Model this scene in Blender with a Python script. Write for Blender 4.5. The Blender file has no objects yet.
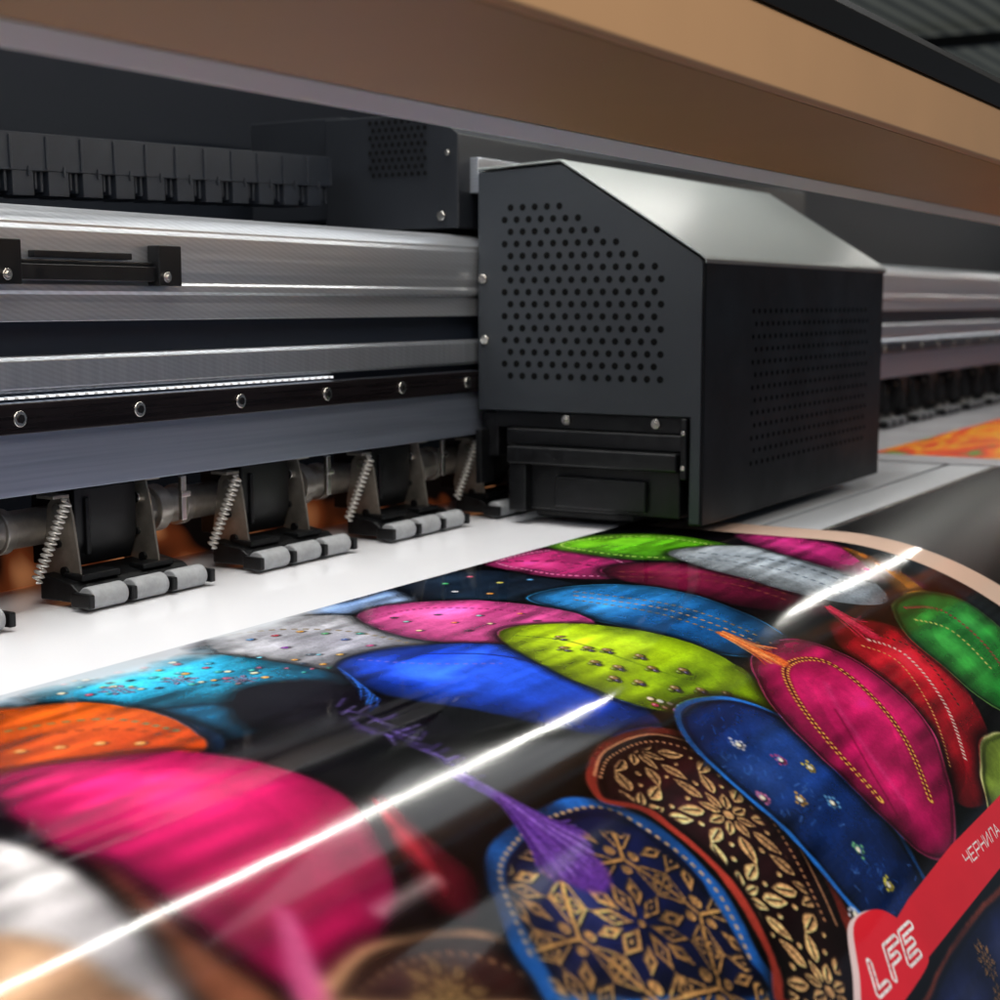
import bpy, math, random
import numpy as np
from mathutils import Matrix, Vector
random.seed(3); rng=np.random.default_rng(5)
scene=bpy.context.scene; COL=scene.collection
# ------------------------------------------------------------------ helpers
def lin(c):
    if isinstance(c,str):
        c=[int(c[i:i+2],16)/255 for i in (0,2,4)]
    return tuple(((x/12.92) if x<=.04045 else ((x+.055)/1.055)**2.4) for x in c)+(1,)
def mat(name,col,rough=.5,metal=0.,spec=.5,noise=0.,nscale=(40,40,40),rvar=0.,bump=0.,bscale=400.,emit=0.,coat=0.,moire=0.):
    m=bpy.data.materials.new(name); m.use_nodes=True
    nt=m.node_tree; N=nt.nodes; L=nt.links; b=N['Principled BSDF']
    c=lin(col); b.inputs['Base Color'].default_value=c
    b.inputs['Roughness'].default_value=rough; b.inputs['Metallic'].default_value=metal
    b.inputs['Specular IOR Level'].default_value=spec; b.inputs['Coat Weight'].default_value=coat
    if emit: b.inputs['Emission Color'].default_value=c; b.inputs['Emission Strength'].default_value=emit
    tc=N.new('ShaderNodeTexCoord')
    if noise or rvar:
        mp=N.new('ShaderNodeMapping'); mp.inputs['Scale'].default_value=nscale; L.new(tc.outputs['Object'],mp.inputs[0])
        n=N.new('ShaderNodeTexNoise'); n.inputs['Scale'].default_value=1; n.inputs['Detail'].default_value=3; n.inputs['Roughness'].default_value=.65
        L.new(mp.outputs[0],n.inputs[0])
        if noise:
            r=N.new('ShaderNodeValToRGB'); r.color_ramp.elements[0].position=.3; r.color_ramp.elements[1].position=.7
            r.color_ramp.elements[0].color=tuple(x*(1-noise) for x in c[:3])+(1,)
            r.color_ramp.elements[1].color=tuple(min(1,x*(1+noise)) for x in c[:3])+(1,)
            L.new(n.outputs[0],r.inputs[0]); out=r.outputs[0]
            if moire:
                mp2=N.new('ShaderNodeMapping'); mp2.inputs['Scale'].default_value=(60,0,190); L.new(tc.outputs['Object'],mp2.inputs[0])
                wv=N.new('ShaderNodeTexWave'); wv.bands_direction='DIAGONAL'; wv.inputs['Scale'].default_value=1.; wv.inputs['Distortion'].default_value=.6; L.new(mp2.outputs[0],wv.inputs[0])
                mx=N.new('ShaderNodeMix'); mx.data_type='RGBA'; mx.blend_type='MULTIPLY'; mx.inputs[0].default_value=moire
                L.new(out,mx.inputs[6]); L.new(wv.outputs['Color'],mx.inputs[7]); out=mx.outputs[2]
            L.new(out,b.inputs['Base Color'])
        if rvar:
            mr=N.new('ShaderNodeMapRange'); mr.inputs[1].default_value=.3; mr.inputs[2].default_value=.7
            mr.inputs[3].default_value=max(.02,rough-rvar); mr.inputs[4].default_value=min(1,rough+rvar)
            L.new(n.outputs[0],mr.inputs[0]); L.new(mr.outputs[0],b.inputs['Roughness'])
    if bump:
        n2=N.new('ShaderNodeTexNoise'); n2.inputs['Scale'].default_value=bscale; n2.inputs['Detail'].default_value=1
        L.new(tc.outputs['Object'],n2.inputs[0])
        bp=N.new('ShaderNodeBump'); bp.inputs['Strength'].default_value=bump; bp.inputs['Distance'].default_value=.001
        L.new(n2.outputs[0],bp.inputs['Height']); L.new(bp.outputs[0],b.inputs['Normal'])
    return m
def attach(o,parent):
    if parent:
        o.parent=parent; o.matrix_parent_inverse=Matrix.Translation(-Vector(parent.location))
def mesh(name,vs,fs,m,parent=None,bevel=0,smooth=False,seg=2):
    me=bpy.data.meshes.new(name); me.from_pydata([tuple(v) for v in vs],[],fs); me.update()
    import bmesh
    bm=bmesh.new(); bm.from_mesh(me); bmesh.ops.recalc_face_normals(bm,faces=bm.faces); bm.to_mesh(me); bm.free()
    o=bpy.data.objects.new(name,me); COL.objects.link(o)
    if m: me.materials.append(m)
    if smooth:
        for p in me.polygons: p.use_smooth=True
    if bevel:
        b=o.modifiers.new('b','BEVEL'); b.width=bevel; b.segments=seg; b.limit_method='ANGLE'; b.angle_limit=math.radians(25)
        w=o.modifiers.new('w','WEIGHTED_NORMAL'); w.keep_sharp=True
        for p in me.polygons: p.use_smooth=True
    attach(o,parent); return o
class Geo:
    def __init__(s): s.v=[]; s.f=[]
    def add(s,v,f):
        k=len(s.v); s.v+=v; s.f+=[tuple(i+k for i in q) for q in f]; return s
    def box(s,x0,x1,y0,y1,z0,z1):
        return s.add([(x,y,z) for x in (x0,x1) for y in (y0,y1) for z in (z0,z1)],
          [(0,1,3,2),(4,6,7,5),(0,4,5,1),(2,3,7,6),(0,2,6,4),(1,5,7,3)])
    def prism(s,pts,x0,x1):
        n=len(pts)
        return s.add([(x0,y,z) for y,z in pts]+[(x1,y,z) for y,z in pts],
          [tuple(range(n)),tuple(range(2*n-1,n-1,-1))]+[(i,(i+1)%n,(i+1)%n+n,i+n) for i in range(n)])
    def cyl(s,p0,p1,r,n=20,r2=None):
        p0=Vector(p0);p1=Vector(p1);d=(p1-p0).normalized()
        a=d.orthogonal().normalized(); b=d.cross(a); r2=r if r2 is None else r2
        v=[tuple(p0+(a*math.cos(t)+b*math.sin(t))*r) for t in [2*math.pi*i/n for i in range(n)]]
        v+=[tuple(p1+(a*math.cos(t)+b*math.sin(t))*r2) for t in [2*math.pi*i/n for i in range(n)]]
        return s.add(v,[tuple(range(n)),tuple(range(2*n-1,n-1,-1))]+[(i,(i+1)%n,(i+1)%n+n,i+n) for i in range(n)])
    def obj(s,name,m,parent=None,bevel=0,**k): return mesh(name,s.v,s.f,m,parent,bevel,**k)
def thing(name,loc,label,cat,group=None):
    e=bpy.data.objects.new(name,None); e.location=loc; e.empty_display_size=.02; COL.objects.link(e)
    e['label']=label; e['category']=cat
    if group: e['group']=group
    return e
def tag(o,label,cat,group=None):
    o['label']=label; o['category']=cat
    if group: o['group']=group
    return o
def reparent(c,p,inv):
    c.parent=p; c.matrix_parent_inverse=inv
def link_copy(top,dx,alltree):
    m={}
    for o in [top]+alltree:
        c=o.copy(); COL.objects.link(c); m[o]=c
    for o in alltree:
        reparent(m[o],m[o.parent],o.matrix_parent_inverse.copy())
    m[top].location=top.location+Vector((dx,0,0))
    return m[top]
# ------------------------------------------------------------------ dimensions (metres)
APY,APR=.44,.30        # sheet runs flat to y=.44 then bends down over a .30 m apron
def surf(s,off=0.):
    """point on the sheet path: s = distance measured along the sheet"""
    if s>=APY: return (s,off)
    th=(APY-s)/APR
    if th<=1.45: return (APY-(APR+off)*math.sin(th),-APR+(APR+off)*math.cos(th))
    e=(th-1.45)*APR; y=APY-(APR+off)*math.sin(1.45); z=-APR+(APR+off)*math.cos(1.45)
    return (y-e*math.cos(1.45),z-e*math.sin(1.45))
# ------------------------------------------------------------------ printed artwork
# survey of the print: marks measured on the reference, rectified to flat sheet millimetres (x, s)
_f=1557.;_p=math.radians(7.2);_y=math.radians(30.8)
_F=(math.cos(_y)*math.cos(_p),math.sin(_y)*math.cos(_p),-math.sin(_p));_R=(math.sin(_y),-math.cos(_y),0.);_U=(math.cos(_y)*math.sin(_p),math.sin(_y)*math.sin(_p),math.cos(_p))
def rect(q):
    a=(q[0]-500)/_f;b=-(q[1]-500)/_f
    d=[_F[i]+a*_R[i]+b*_U[i] for i in range(3)]
    t=.2/-d[2]; x,y=d[0]*t,d[1]*t
    if y>=APY: return (x,y)
    A=d[1]**2+d[2]**2; oy=-APY; oz=.2+APR; B=oy*d[1]+oz*d[2]; C=oy*oy+oz*oz-APR*APR
    t=(-B-math.sqrt(max(0,B*B-A*C)))/A
    th=math.atan2(APY-d[1]*t,.2+d[2]*t+APR); return (d[0]*t,APY-th*APR)
X0,X1,S0,S1=.16,1.302,.05,.622; PX=.00042
W=int((X1-X0)/PX); Hh=int((S1-S0)/PX)
img=np.zeros((Hh,W,3),np.float32)
xs=X0+(np.arange(W)+.5)*(X1-X0)/W; ss=S0+(np.arange(Hh)+.5)*(S1-S0)/Hh
def hexc(c): return np.array([int(c[i:i+2],16)/255 for i in (0,2,4)],np.float32)
def fnoise(h,w,cell,seed=0,cx=None):
    cx=cx or cell
    r=np.random.default_rng(seed); gh,gw=int(h/cell)+3,int(w/cx)+3
    g=r.random((gh,gw)).astype(np.float32)
    y=np.arange(h)/cell; x=np.arange(w)/cx; yi=y.astype(int); xi=x.astype(int)
    fy=(y-yi)[:,None].astype(np.float32); fx=(x-xi)[None,:].astype(np.float32)
    fy=fy*fy*(3-2*fy); fx=fx*fx*(3-2*fx)
    a=g[np.ix_(yi,xi)];b=g[np.ix_(yi,xi+1)];c=g[np.ix_(yi+1,xi)];d=g[np.ix_(yi+1,xi+1)]
    return (a*(1-fx)+b*fx)*(1-fy)+(c*(1-fx)+d*fx)*fy
NO=fnoise(Hh,W,90,1)*.75+fnoise(Hh,W,34,2)*.17+fnoise(Hh,W,12,3)*.08
NF=fnoise(Hh,W,2.2,4)*.6+fnoise(Hh,W,1.6,14,6)*.4      # woven grain
NW=fnoise(Hh,W,22,11,110)*.6+fnoise(Hh,W,60,12,200)*.4          # long soft folds
NC=fnoise(Hh,W,170,7)*.85+fnoise(Hh,W,60,8)*.15
def spline(P,closed=True,n=6):
    P=[np.array(p) for p in P]; out=[]; m=len(P)
    for i in range(m if closed else m-1):
        g=(lambda k:P[k%m]) if closed else (lambda k:P[min(max(k,0),m-1)])
        a,b,c,d=g(i-1),g(i),g(i+1),g(i+2)
        for j in range(n):
            t=j/n; out.append(.5*((2*b)+(c-a)*t+(2*a-5*b+4*c-d)*t*t+(3*b-a-3*c+d)*t**3))
    if not closed: out.append(P[-1])
    return np.array(out)
def field(P,closed,pad):
    lo=P.min(0)-pad; hi=P.max(0)+pad
    i0,i1=np.searchsorted(xs,lo[0]),np.searchsorted(xs,hi[0]); j0,j1=np.searchsorted(ss,lo[1]),np.searchsorted(ss,hi[1])
    if i1<=i0 or j1<=j0: return None
    gx=xs[i0:i1][None,:].astype(np.float32); gy=ss[j0:j1][:,None].astype(np.float32)
    best=np.full((j1-j0,i1-i0),1e9,np.float32); arc=np.zeros_like(best); ins=np.zeros(best.shape,bool); L=0.
    n=len(P)
    for k in range(n if closed else n-1):
        a=P[k];b=P[(k+1)%n]; e=b-a; l2=float(e@e)+1e-12; l=math.sqrt(l2)
        t=np.clip(((gx-a[0])*e[0]+(gy-a[1])*e[1])/l2,0,1)
        dd=(gx-a[0]-t*e[0])**2+(gy-a[1]-t*e[1])**2
        m=dd<best; best[m]=dd[m]; arc[m]=(L+t*l)[m]; L+=l
        if closed and a[1]!=b[1]:
            c=((gy>min(a[1],b[1]))&(gy<=max(a[1],b[1])))&(gx<a[0]+(gy-a[1])*e[0]/e[1]); ins^=c
    return (slice(j0,j1),slice(i0,i1)),np.sqrt(best),arc,ins,gx,gy
def comp(sl,al,col):
    img[sl]=img[sl]*(1-al[...,None])+col*al[...,None]
def slip(pts,c,c2=None,rim=None,rw=.004,edge=.38,soft=.0018,st=None,shadow=True,fab=.17,flow=.22,grad=.40,ridge=.24):
    P=spline([rect(q) for q in pts]); r=field(P,True,.016)
    if r is None: return
    sl,d,arc,ins,gx,gy=r
    sd=np.where(ins,d,-d)+(NO[sl]-.5)*.005+(NW[sl]-.5)*.002
    if shadow: comp(sl,np.clip(1+sd/.012,0,1)**1.6*.85*(~ins),np.zeros(3,np.float32))
    al=np.clip(sd/soft+.5,0,1)
    base=hexc(c); c2_=hexc(c2) if c2 else base*.62
    sc=P.min(0); ex=P.max(0)-sc
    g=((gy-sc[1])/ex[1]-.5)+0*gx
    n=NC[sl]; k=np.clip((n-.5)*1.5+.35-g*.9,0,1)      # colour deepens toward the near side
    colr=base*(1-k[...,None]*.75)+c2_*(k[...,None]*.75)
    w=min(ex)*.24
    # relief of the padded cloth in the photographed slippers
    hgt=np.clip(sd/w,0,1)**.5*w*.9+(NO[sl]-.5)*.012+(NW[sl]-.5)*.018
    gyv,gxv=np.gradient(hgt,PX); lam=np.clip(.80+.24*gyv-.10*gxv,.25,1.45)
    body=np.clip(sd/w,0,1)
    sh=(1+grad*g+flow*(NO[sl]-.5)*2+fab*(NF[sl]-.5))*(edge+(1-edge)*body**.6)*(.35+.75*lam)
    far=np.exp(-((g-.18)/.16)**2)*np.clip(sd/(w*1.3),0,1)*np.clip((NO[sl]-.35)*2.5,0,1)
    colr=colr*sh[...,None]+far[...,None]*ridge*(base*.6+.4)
    if rim:
        m=np.clip((rw*(.6+.8*NW[sl])-sd)/.0018,0,1)*np.clip(.45+1.1*NO[sl],0,1); colr=colr*(1-m[...,None])+hexc(rim)*(.30+1.05*NO[sl]+.25*(NF[sl]-.5))[...,None]*m[...,None]
        m2=np.exp(-((sd-rw*1.2)/.0016)**2)*.35; colr=colr*(1-m2[...,None])
    if st:
        for off,wd,cc,per in st:
            m=(np.abs(sd-off)<wd)&(((arc/per)%1)<.55); colr[m]=hexc(cc)*(.8+.4*NF[sl][m][:,None])
    comp(sl,al,np.clip(colr,0,1))
def stroke(pts,w,c,a=1.,soft=.0008,sheet=False,sp=True,dash=None,w2=None,streak=0):
    P=[q if sheet else rect(q) for q in pts]
    P=spline(P,False) if sp and len(P)>2 else np.array(P,float)
    r=field(P,False,max(w,w2 or 0)+soft+.002)
    if r is None: return
    sl,d,arc,ins,gx,gy=r
    ww=w
    if w2 is not None: ww=w+(w2-w)*arc/max(arc.max(),1e-6)
    al=np.clip((ww-d)/soft+.5,0,1)*a
    if dash: al=al*(((arc/dash)%1)<.55)
    if streak: al=al*np.clip(.3+1.4*NO[sl]+streak*(NF[sl]-.5),0,1)
    comp(sl,al,np.clip(hexc(c)*(.7+.6*NF[sl])[...,None],0,1))
def dot(q,r,c):
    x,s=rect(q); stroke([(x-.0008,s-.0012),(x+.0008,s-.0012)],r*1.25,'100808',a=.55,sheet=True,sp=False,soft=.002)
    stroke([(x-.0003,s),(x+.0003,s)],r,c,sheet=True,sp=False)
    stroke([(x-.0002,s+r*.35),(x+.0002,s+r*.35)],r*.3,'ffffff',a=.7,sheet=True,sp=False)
def grid(p,Rr,rot):
    x,s=p; i0,i1=np.searchsorted(xs,x-Rr*1.1),np.searchsorted(xs,x+Rr*1.1); j0,j1=np.searchsorted(ss,s-Rr*1.1),np.searchsorted(ss,s+Rr*1.1)
    sl=(slice(j0,j1),slice(i0,i1)); gx=xs[i0:i1][None,:]-x+(NO[sl]-.5)*.006; gy=ss[j0:j1][:,None]-s+(NW[sl]-.5)*.004
    return sl,np.hypot(gx,gy)/Rr,np.arctan2(gy,gx)+rot
def gold(sl,m,c):
    mf_=m.astype(np.float32)
    # cut-leather relief: lit far lip, dark near lip
    lip=np.roll(mf_,2,0)-np.roll(mf_,-2,0)
    col=np.clip(hexc(c)*(.35+1.15*NO[sl]+.45*(NF[sl]-.5)-.35*lip)[...,None],0,1)
    sh=np.clip(np.roll(mf_,-3,0)-mf_,0,1); comp(sl,sh*.6,np.zeros(3,np.float32))
    comp(sl,mf_*np.clip(.45+NF[sl]*1.0,0,1),col)
def leafm(q,Rr,c,n=8,rot=0.,p=None):
    """rosette of almond leaves with veins"""
    sl,r,th=grid(p or rect(q),Rr,rot); m=np.zeros(r.shape,bool)
    for ra,rb,off,wd in ((.14,.52,0,.095),(.46,.98,math.pi/n,.125)):
        ph=((th+off+math.pi/n)%(2*math.pi/n))-math.pi/n
        u=r*np.cos(ph); v=np.abs(r*np.sin(ph)); t=(u-ra)/(rb-ra)
        hw=wd*np.sin(np.pi*np.clip(t,0,1)**.8)
        m|=(t>0)&(t<1)&(v<hw)&~((v<.016)&(t>.12)&(t<.8))
    m|=(r<.10)
    ph=((th+math.pi/n)%(2*math.pi/n))-math.pi/n
    m|=((np.hypot(r*np.cos(ph)-.72,r*np.sin(ph))<.05))
    gold(sl,m,c)
def lattice(q,Rr,c,n=6,rot=0.,p=None):
    """six-petal tooled flower in a hexagon frame"""
    sl,r,th=grid(p,Rr,rot); m=np.zeros(r.shape,bool); n=6
    ph=((th+math.pi/n)%(2*math.pi/n))-math.pi/n
    u=r*np.cos(ph); v=np.abs(r*np.sin(ph))
    dm=np.abs(u-.36)/.26+v/.120; m|=(dm<1)&(dm>.55)|(dm<.25)
    ph2=((th)%(2*math.pi/n))-math.pi/n; u2=r*np.cos(ph2); v2=np.abs(r*np.sin(ph2))
    d2=np.abs(u2-.50)/.22+v2/.100; m|=(d2<1)&(d2>.3)
    m|=(np.abs(np.abs(u-.80)+v*.9-.10)<.025)&(u>.62)
    m|=(np.abs(u-.88)<.030)&(v<.51)
    m|=(np.hypot(u2-.84,v2)<.08)|(r<.06)
    m|=(np.abs(u-.66-v*.55)<.022)&(v<.32)
    m|=(v<.014)&(u<.86)&(u>.62)
    gold(sl,m,c)
def tiled(center,Rr,rot,fn,poly,c,n=6):
    global img
    keep=img.copy(); x_,s_=rect(center); c_,s__=math.cos(rot),math.sin(rot)
    P=spline([rect(q) for q in poly]); lo=P.min(0)-Rr; hi=P.max(0)+Rr
    for i in range(-9,10):
        for j in range(-9,10):
            cx=Rr*1.76*(i+.5*j); cs=Rr*1.525*j
            p=(x_+c_*cx-s__*cs,s_+s__*cx+c_*cs)
            if lo[0]<p[0]<hi[0] and lo[1]<p[1]<hi[1]: fn(None,Rr,c,n,-rot,p)
    sl,d,arc,ins,gx,gy=field(P,True,Rr*2.4)
    k=np.clip(np.where(ins,d,-d)/.003+.5,0,1)[...,None]
    img[sl]=keep[sl]*(1-k)+img[sl]*k
img[:]=np.array([.03,.026,.04],np.float32)+(NC[...,None]-.4)*np.array([.05,.02,.05],np.float32)
img[:]=np.clip(img,.012,1)
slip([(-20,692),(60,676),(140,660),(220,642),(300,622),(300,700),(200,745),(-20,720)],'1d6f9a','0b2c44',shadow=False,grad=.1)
slip([(300,608),(350,598),(420,585),(420,600),(380,612),(330,618)],'5a86c8','b7c8e6',fab=.3)
slip([(395,583),(440,573),(500,571),(570,583),(620,590),(530,600),(480,603),(420,600)],'141c2c','203a52',fab=.5)
for q,c in [((420,578),'d8c04a'),((445,584),'4ad07a'),((470,577),'e05070'),((500,583),'e0d050'),((530,580),'50a0e0'),((455,592),'e8e8f0'),((560,589),'d070d0'),((490,594),'e89030')]: dot(q,.0026,c)
slip([(484,561),(540,549),(600,551),(645,568),(630,578),(560,578),(505,570)],'e8388c','a01c60',st=[(.012,.0012,'f0a0c8',.006)])
stroke([(500,562),(560,562),(625,572)],.0025,'7a1048',dash=.012)
slip([(545,546),(590,536),(660,535),(735,546),(750,556),(690,561),(610,558)],'7fdd20','44a014',st=[(.014,.0012,'d8f080',.007)])
slip([(600,572),(640,563),(710,565),(780,580),(830,605),(820,615),(740,607),(670,592)],'7a1238','3a0a1c',fab=.3)
for k in range(2): stroke([(620,572+k*5),(700,574+k*6),(790,596+k*6)],.0012,'a05838',dash=.007,a=.7)
slip([(668,552),(740,546),(820,558),(870,578),(890,602),(850,604),(780,590),(710,570)],'ccd6dd','8a9aac',fab=.3,edge=.6)
stroke([(700,553),(770,560),(850,585)],.0018,'50606e',dash=.01)
stroke([(690,557),(760,566),(840,592)],.0016,'606f80',dash=.008)
slip([(733,536),(790,535),(860,546),(915,573),(930,590),(870,580),(800,560)],'dc2f88','9a1660',fab=.25)
slip([(800,536),(850,536),(900,552),(960,580),(1015,630),(1000,640),(950,600),(900,572)],'101820','2a3a4a')
slip([(840,548),(885,563),(935,598),(990,655),(980,662),(935,625),(895,592)],'f08a1c','f4c04a',shadow=False)
slip([(528,597),(570,587),(640,586),(710,600),(770,626),(795,652),(740,657),(680,645),(600,622),(550,608)],'2480c8','0e4a90',fab=.25,rim='2c90d0',rw=.0025)
for k in range(3): stroke([(575,592+k*4),(640,600+k*5),(715,618+k*7),(770,643+k*6)],.0013,['9a6a30','d08a48','9a6a30'][k],dash=.006,a=.85)
slip([(205,637),(270,620),(350,616),(400,633),(445,648),(400,654),(345,670),(280,668),(225,654)],'cfd0d6','a09fb0',edge=.6,fab=.22)
stroke([(215,637),(280,630),(350,632),(420,646)],.0018,'8a7a60',dash=.007,a=.8)
for q,c in zip([(250,640),(275,636),(300,632),(325,634),(345,640),(370,646),(310,655),(340,655),(285,648),(390,650),(360,634)],['3f7fc0','c03040','d09030','40a060','3050a0','c04080','506070','d0a040','8030a0','c03040','209080']): dot(q,.0022,c)
slip([(20,690),(100,666),(200,655),(310,668),(350,684),(300,702),(200,704),(110,715),(60,708)],'239ac4','0c4a78',fab=.5,flow=.5)
for k in range(60):
    u=60+k*4.6+rng.integers(-4,4); v=684-(k*.25)+rng.integers(-15,17); dot((u,v),.0012+.001*rng.random(),['e8e0b0','c04060','50c0e0','f0a030','103050','30b0a0'][k%6])
for q in [(120,690),(180,680),(240,680),(300,684)]: leafm(q,.011,'9a6a8a',6)
slip([(240,690),(330,682),(420,705),(470,740),(380,745),(250,728)],'0d0b12','1b1024')
slip([(150,712),(215,732),(226,750),(205,757),(185,738)],'2a6fc0','10305a')
slip([(-20,715),(20,708),(90,703),(160,714),(200,735),(205,752),(150,760),(60,768),(-20,782)],'ff6a14','f0480c',edge=.62,fab=.2,grad=.2)
stroke([(-10,745),(60,733),(130,730),(190,742)],.0022,'8a3a10',dash=.008,a=.7)
stroke([(-10,735),(60,723),(120,720),(180,732)],.0016,'3a8a6a',dash=.007,a=.7)
for q in [(20,752),(60,748),(100,744),(140,744)]: dot(q,.0024,'f4c060')
slip([(357,615),(400,604),(480,601),(560,610),(595,627),(540,640),(480,645),(420,640),(380,630)],'ee5aa6','c4307e',edge=.55,fab=.2)
stroke([(375,616),(440,608),(540,614),(585,627)],.0012,'a02468',dash=.005)
for k in range(12): dot((395+k*14+rng.integers(-4,4),616+(k%3)*7+rng.integers(-2,3)),.0018,['402030','70d0c0','f0e0a0','602040','f08030'][k%5])
slip([(342,662),(400,647),(500,645),(580,667),(645,706),(664,733),(620,739),(560,729),(500,716),(400,700),(352,682)],'1f52ec','0a26a4',fab=.15,flow=.3,edge=.35)
stroke([(360,660),(420,664),(500,664)],.0014,'8a6ad0',dash=.005,a=.6)
stroke([(400,655),(490,655),(570,676),(635,712)],.0012,'0a1670',a=.7,soft=.002)
for k in range(16): stroke([(338+k*2,668+k*2.4),(350+k*2,676+k*1.6),(360+k+rng.integers(-5,6),690+k*1.2+rng.integers(-5,6))],.0005,['2c6fd8','1a3fa0'][k%2],a=.7)
slip([(497,632),(560,624),(640,631),(720,656),(768,692),(772,713),(720,717),(650,710),(600,692),(540,664)],'bade14','86b40a',edge=.5,fab=.18)
stroke([(515,636),(560,640),(640,665),(750,708)],.0012,'5a7a08',a=.6,soft=.002)
for q in [(560,638),(585,646),(610,650),(640,655),(590,662),(615,668),(650,668),(680,672),(640,684),(670,688),(700,690),(730,692),(610,680),(690,704),(740,704),(560,648)]:
    q=(q[0]+rng.integers(-4,5),q[1]+rng.integers(-2,3)); dot(q,.0026,'8a6a3a'); dot((q[0]+4,q[1]+3),.0018,'3a2a5a'); dot((q[0]-4,q[1]+2),.0016,'6a7a20')
for k in range(16): dot((650+k*5,699+k*1.3+(k%2)*5),.0020,['e8d0b0','c03050','f0e8e0','b07050'][k%4])
slip([(-20,785),(0,774),(60,763),(180,751),(280,768),(345,800),(385,850),(398,900),(372,950),(320,985),(250,975),(180,930),(60,850),(0,806)],'e6206e','a80a48',edge=.55,fab=.06,flow=.14,grad=.30,soft=.004,ridge=.18)
stroke([(30,800),(120,772),(230,768),(325,805),(368,860)],.0012,'a00848',a=.5,soft=.002)
stroke([(20,812),(120,790),(230,792),(300,830),(340,890)],.005,'a80c4c',a=.30,soft=.012)
stroke([(60,845),(160,880),(240,940),(300,975)],.004,'8a0c44',a=.6,soft=.004)
slip([(378,795),(430,838),(480,880),(474,925),(425,905),(395,850)],'9c1230','4a0818',soft=.003)
slip([(372,800),(390,815),(450,880),(440,900),(400,850)],'e83a4a','b01830',shadow=False,soft=.004)
stroke([(380,912),(400,900),(434,880)],.0025,'f4d0d0',a=.7,soft=.008)
slip([(-20,850),(0,842),(70,870),(150,930),(210,990),(230,1010),(-20,1010)],'dedada','aaa6b0',soft=.004,edge=.7)
slip([(-20,940),(60,945),(120,985),(150,1015),(-20,1015)],'c49a78','8a6048',soft=.008,shadow=False,edge=.8)
slip([(95,862),(180,925),(250,980),(290,1012),(215,1012),(160,945)],'6a2c24','a86a4a',soft=.006,edge=.6)
slip([(325,990),(370,945),(440,928),(520,938),(580,975),(605,1012),(330,1012)],'1c0f14','3a1a14',rim='d09a70',rw=.006,soft=.003)
stroke([(350,1000),(400,965),(470,955),(560,995)],.0014,'a87850',dash=.006,a=.8)
leafm((450,992),.018,'9a7848',8)
# blue slipper with gilt lattice
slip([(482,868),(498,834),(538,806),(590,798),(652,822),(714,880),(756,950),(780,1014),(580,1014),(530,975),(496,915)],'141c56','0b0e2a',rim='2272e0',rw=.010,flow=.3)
tiled((640,925),.039,.25,lattice,[(508,880),(545,842),(610,832),(660,852),(712,900),(746,965),(764,1014),(592,1014),(540,960)],'e4a45e')
stroke([(530,955),(500,880),(514,844),(550,818),(602,808),(655,836),(714,888),(750,960)],.0010,'e8b070',dash=.005,a=.85)
# dark red slipper with gilt leaves
slip([(585,775),(600,742),(660,727),(740,758),(800,828),(850,920),(870,1012),(784,1012),(766,955),(724,880),(664,826),(640,812),(600,802)],'2a0c12','120608',rim='a83428',rw=.007)
tiled((728,815),.0320,.6,leafm,[(612,780),(622,760),(660,747),(722,775),(775,842),(822,925),(846,1014),(798,1014),(780,955),(736,876),(676,820),(630,800)],'e2aa70',8)
stroke([(594,776),(607,750),(658,735),(732,765),(788,830),(836,925)],.0008,'e0a070',a=.7)
stroke([(600,778),(612,756),(658,742),(728,771),(780,834),(826,925)],.0009,'d89868',dash=.004,a=.8)
# navy slipper
slip([(672,712),(695,698),(735,699),(790,720),(850,768),(910,848),(937,910),(926,946),(890,937),(850,907),(790,837),(740,792),(690,747)],'12337c','0a1c48',rim='2478e0',rw=.005,fab=.35)
for q,c in [((738,745),'e8e0ea'),((810,768),'f0c840'),((762,798),'e070a0'),((888,885),'f0d840'),((855,915),'d8d8e8'),((832,803),'60a0d0'),((780,760),'c04080'),((858,850),'70c080'),((800,800),'e0a040')]:
    x,s=rect(q); a0=rng.random()*3
    for a in range(9):
        rr=.0020+.0035*rng.random(); t=a0+a*.7; dot_x=x+rr*math.cos(t); dot_s=s+rr*math.sin(t)
        stroke([(dot_x,dot_s),(dot_x+.0006,dot_s)],.0011,c,sheet=True,sp=False,a=.85)
    dot(q,.0018,'f4ecd0')
for k in range(90):
    t=rng.random(); u=700+t*210+rng.integers(-25,25); v=715+t*190+rng.integers(-22,22); stroke([(u,v),(u+rng.integers(-5,6),v+rng.integers(-5,6))],.0005,['2f62b8','1c4a98','4a7ac8'][k%3],a=.6)
slip([(830,625),(870,620),(920,638),(965,688),(992,750),(988,802),(955,802),(935,745),(900,700),(850,660)],'dc1428','8a0a1c',fab=.2)
stroke([(868,640),(905,655),(945,705),(965,760)],.0018,'f0e0d0',dash=.004,a=.9); stroke([(880,636),(918,652),(958,705)],.0012,'60201c',dash=.005)
stroke([(862,646),(898,662),(932,712),(950,768)],.0009,'f0b060',dash=.004)
slip([(752,655),(775,641),(810,642),(865,666),(922,718),(952,790),(952,850),(925,857),(880,817),(830,767),(780,717),(757,680)],'e8186e','ac0c54',fab=.14,rim='f04c88',rw=.002)
LP=[(880,800),(835,750),(800,705),(785,672),(800,660),(830,664),(870,695),(905,740),(930,800)]
stroke(LP,.0032,'8a1030',a=.8,soft=.002); stroke(LP,.0025,'f0b848',dash=.0042); stroke(LP,.0007,'5a1020')
stroke([(905,830),(870,770),(835,710)],.0008,'600828',a=.6,soft=.002)
stroke([(902,800),(868,752),(838,708),(826,684)],.0012,'ff6aa8',a=.3,soft=.006)
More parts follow.
